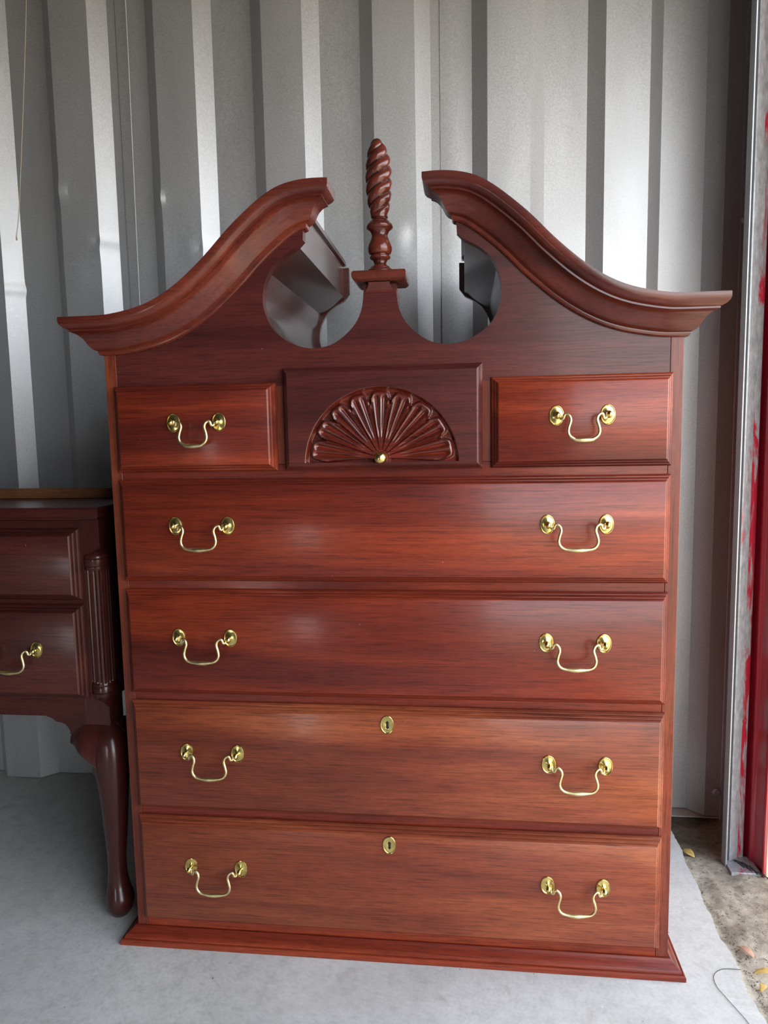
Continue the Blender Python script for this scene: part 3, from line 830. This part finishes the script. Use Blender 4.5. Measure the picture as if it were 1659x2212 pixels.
# cabriole legs
def leg(side, front):
    sx = 1 if side == 1 else -1; sy = -1 if front else 1
    X = DX1 if side == 1 else DX0; Y = DY0 if front else DY1
    q = MB(); rr = []; NA = 32
    # z, centre offset inward from the corner along each axis, half size, roundness (1 square .. 0 round)
    L = [(.3945, .0255, .0262, .95), (.386, .0215, .0285, .8), (.378, .0155, .0315, .62), (.366, .0110, .0335, .5), (.350, .0080, .0345, .42), (.330, .0055, .0345, .35), (.305, .0030, .0320, .25), (.280, .0010, .0290, .2), (.233, .0008, .0250, .12), (.177, .0028, .0220, .05),
         (.127, .0060, .0182, 0), (.100, .0066, .0175, 0), (.078, .0070, .0188, 0), (.058, .0060, .0220, 0), (.042, .0035, .0265, 0), (.028, .0030, .0275, 0), (.016, .0036, .0255, 0), (.006, .0040, .0205, 0), (.0005, .0045, .0165, 0)]
    P = []
    for a, b in zip(L, L[1:]):
        for k in range(3): P.append(tuple(a[i]+(b[i]-a[i])*k/3 for i in range(4)))
    P.append(L[-1])
    Q = [tuple(sum(P[min(max(i+o, 0), len(P)-1)][j] for o in (-1, 0, 1))/3 for j in range(4)) for i in range(len(P))]
    for z, c_, h_, sq in Q:
        ring = []; cx_, cy2 = X-sx*(c_+.002), Y-sy*(c_+.001)
        for i in range(NA):
            a = 2*PI*i/NA; ca, sa = math.cos(a), math.sin(a); pw = 1-.62*sq
            ring.append((cx_+h_*math.copysign(abs(ca)**pw, ca), cy2+h_*math.copysign(abs(sa)**pw, sa), z))
        rr.append(ring)
    o = dp(q.loft(rr), 'leg', M['dark_z'], angle=60)
    # knee wings beside the leg, tapering to a scroll point
    for ax in ('x', 'y'):
        q = MB(); rr = []
        for k in range(15):
            t_ = k/14; l_ = .020 + .0635*t_             # distance inward from the corner
            u_ = max(0, (t_-.40)/.60)
            top = .3930 - .0235*u_**1.8; bot = .300 + .054*min(1, t_*1.05)**.80
            tap = 1 if t_ < .5 else 1-.86*sstep(.5, 1.0, t_)
            ring = []
            for j in range(18):
                sj = j/17
                zz = top + (bot-top)*sj
                LO = [(.300, .0290), (.330, .0288), (.350, .0262), (.366, .0222), (.378, .0155), (.386, .0068), (.3945, .0006)]
                zq = zz + (.393-top)*(1-sj)
                o_ = next((a1+(b1-a1)*(zq-a0)/(b0-a0) for (a0, a1), (b0, b1) in zip(LO, LO[1:]) if zq <= b0), .0006)
                o_ = (o_-.0012)*tap + .002
                if sj > .72: o_ *= 1-.45*((sj-.72)/.28)**2
                if ax == 'x': ring.append((X-sx*l_, Y-.0005*sy+sy*o_, zz))
                else: ring.append((X-.0005*sx+sx*o_, Y-sy*l_, zz))
            back = [((p[0], Y-sy*.018, p[2]) if ax == 'x' else (X-sx*.018, p[1], p[2])) for p in ring[::-1]]
            rr.append(ring + back)
        w_ = q.loft(rr); w_.v = [(x-ox, y-DY0, z) for x, y, z in w_.v]
        w_.build('knee_wing', M['dark_z'], o, angle=50)
for side in (1, -1):
    for fr_ in (True, False): leg(side, fr_)

# brown board standing on the rear of the dresser top
bb = MB().box(-.62, .0, -.009, .009, .0, .0215).build('wooden_board', M['brown_x'], loc=(-.06, .252, .8198), bevel=.0012)
for v_ in bb.data.vertices: pass
tag(bb, 'long plain brown wooden board lying along the back of the dark dresser top', 'board')

# ------------------------------------------------------------------ small things
def leaf(name, x, y, z, ln, wd, rz, tilt, label, grp=None):
    vs = []; N_ = 8
    for k in range(N_+1):
        t_ = k/N_; ww = wd*math.sin(PI*min(1, t_*.96+.02))**.8
        zz = .004*math.sin(PI*t_)
        for s_ in (-1, 0, 1):
            vs.append((ln*(t_-.5), s_*ww/2, zz + abs(s_)*.002*math.sin(PI*t_)))
    fs = [(k*3+i, k*3+i+1, k*3+i+4, k*3+i+3) for k in range(N_) for i in range(2)]
    o = MB().add(vs, fs).build(name, M['leaf'], loc=(x, y, z), angle=60)
    o.rotation_euler = (tilt, 0, rz)
    s = o.modifiers.new('thick', 'SOLIDIFY'); s.thickness = .0006
    tag(o, label, 'leaf', 'dry leaves by the slab edge')
    return o
leaf('fallen_leaf', 1.133, .420, gz(1.133, .420)+.006, .036, .016, -1.1, .35, 'dry yellow leaf lying in the gutter beside the concrete slab edge')
leaf('fallen_leaf', 1.138, .010, gz(1.138, .010)+.007, .045, .010, .1, .2, 'long narrow yellow leaf on the dirty ground near the bottom right')
leaf('fallen_leaf', 1.120, -.022, gz(1.120, -.022)+.005, .022, .010, .9, .2, 'small yellow leaf scrap by the slab edge, below the long one')
def strand(name, pts, r_, mat, label, cat):
    base = Vector(pts[0]); q = MB().tube([tuple(Vector(p)-base) for p in catmull(pts, 6)], r_, 6)
    return tag(q.build(name, mat, loc=base, angle=70), label, cat)
o_ = leaf('fallen_leaf', 1.122, .058, gz(1.122, .058)+.006, .034, .020, 2.2, .25, 'crumpled pinkish brown leaf against the slab edge, above the yellow ones')
o_.data.materials[0] = M['leafbrown']
strand('thread', [(-.4325, .560, 2.10), (-.4400, .560, 2.0), (-.463, .561, 1.80), (-.485, .561, 1.62), (-.497, .560, 1.52), (-.508, .560, 1.465)], .0010, M['straw'],
       'straw coloured thread hanging in front of the wall at top left', 'thread')
MB().lathe([(.0004, 0), (.0022, .002), (.0024, .006), (.0014, .012), (.0006, .014)], 0, 0, 8).build('knot', M['straw'], bpy.data.objects['thread'], loc=(-.508+.4325, 0, 1.452-2.10))
strand('string', [(-.2055, .606, 2.12), (-.2060, .606, 1.9), (-.2085, .606, 1.6), (-.2105, .606, 1.35), (-.2110, .606, 1.0), (-.2110, .606, .84)], .0009, M['white'],
       'fine white string hanging straight down the wall behind the left scroll', 'string')
pts = [(1.098, .014, .001), (1.066, .012, .0012), (1.047, -.004, .0012), (1.043, -.028, .0012), (1.050, -.052, .0012), (1.059, -.078, .0012), (1.066, -.100, .0012), (1.070, -.125, .0012), (1.079, -.155, .0012), (1.092, -.190, .0012)]
strand('cord', pts, .00045, M['debris'], 'thin dark cord curling over the grey floor at bottom right', 'cord')
# twist of debris at the foot of the red jamb
q = MB()
for k in range(16):
    a = rng.uniform(-.4, .4); x_, y_ = rng.uniform(1.222, 1.262), 0
    y_ = .392 - (x_-1.222)*1.35 + rng.uniform(-.006, .004); l_ = rng.uniform(.008, .020)
    dx, dy = math.cos(a-1.0)*l_, math.sin(a-1.0)*l_
    q.tube([(x_-1.24-dx, y_-.36-dy, rng.uniform(0, .004)), (x_-1.24, y_-.36, rng.uniform(.002, .008)), (x_-1.24+dx, y_-.36+dy, rng.uniform(0, .004))], rng.uniform(.0008, .0018), 5)
tag(q.build('debris', M['debris'], loc=(1.24, .352, -.026)), 'dark twist of dry debris at the foot of the red door jamb', 'debris', kind='stuff')
# grit and chips on the apron
q = MB()
for k in range(700):
    x_ = 1.106 + abs(rng.gauss(0, .06)); y_ = rng.uniform(-.14, .56); s_ = rng.uniform(.0006, .0019)
    if rng.random() < .45: x_ = 1.104 + rng.random()*.012
    if (x_ > 1.19 and y_ > .3) or x_ > 1.3: continue
    z_ = gz(x_, y_) - .0004
    q.add([(x_-s_, y_-s_, z_), (x_+s_, y_-s_*.6, z_), (x_+s_*.5, y_+s_, z_), (x_, y_, z_+s_*1.1)], [(0, 1, 3), (1, 2, 3), (2, 0, 3)])
gr = q.build('grit', M['grit'], loc=(0, 0, 0)); tag(gr, 'dark grit and chips scattered along the slab edge', 'debris', kind='stuff')
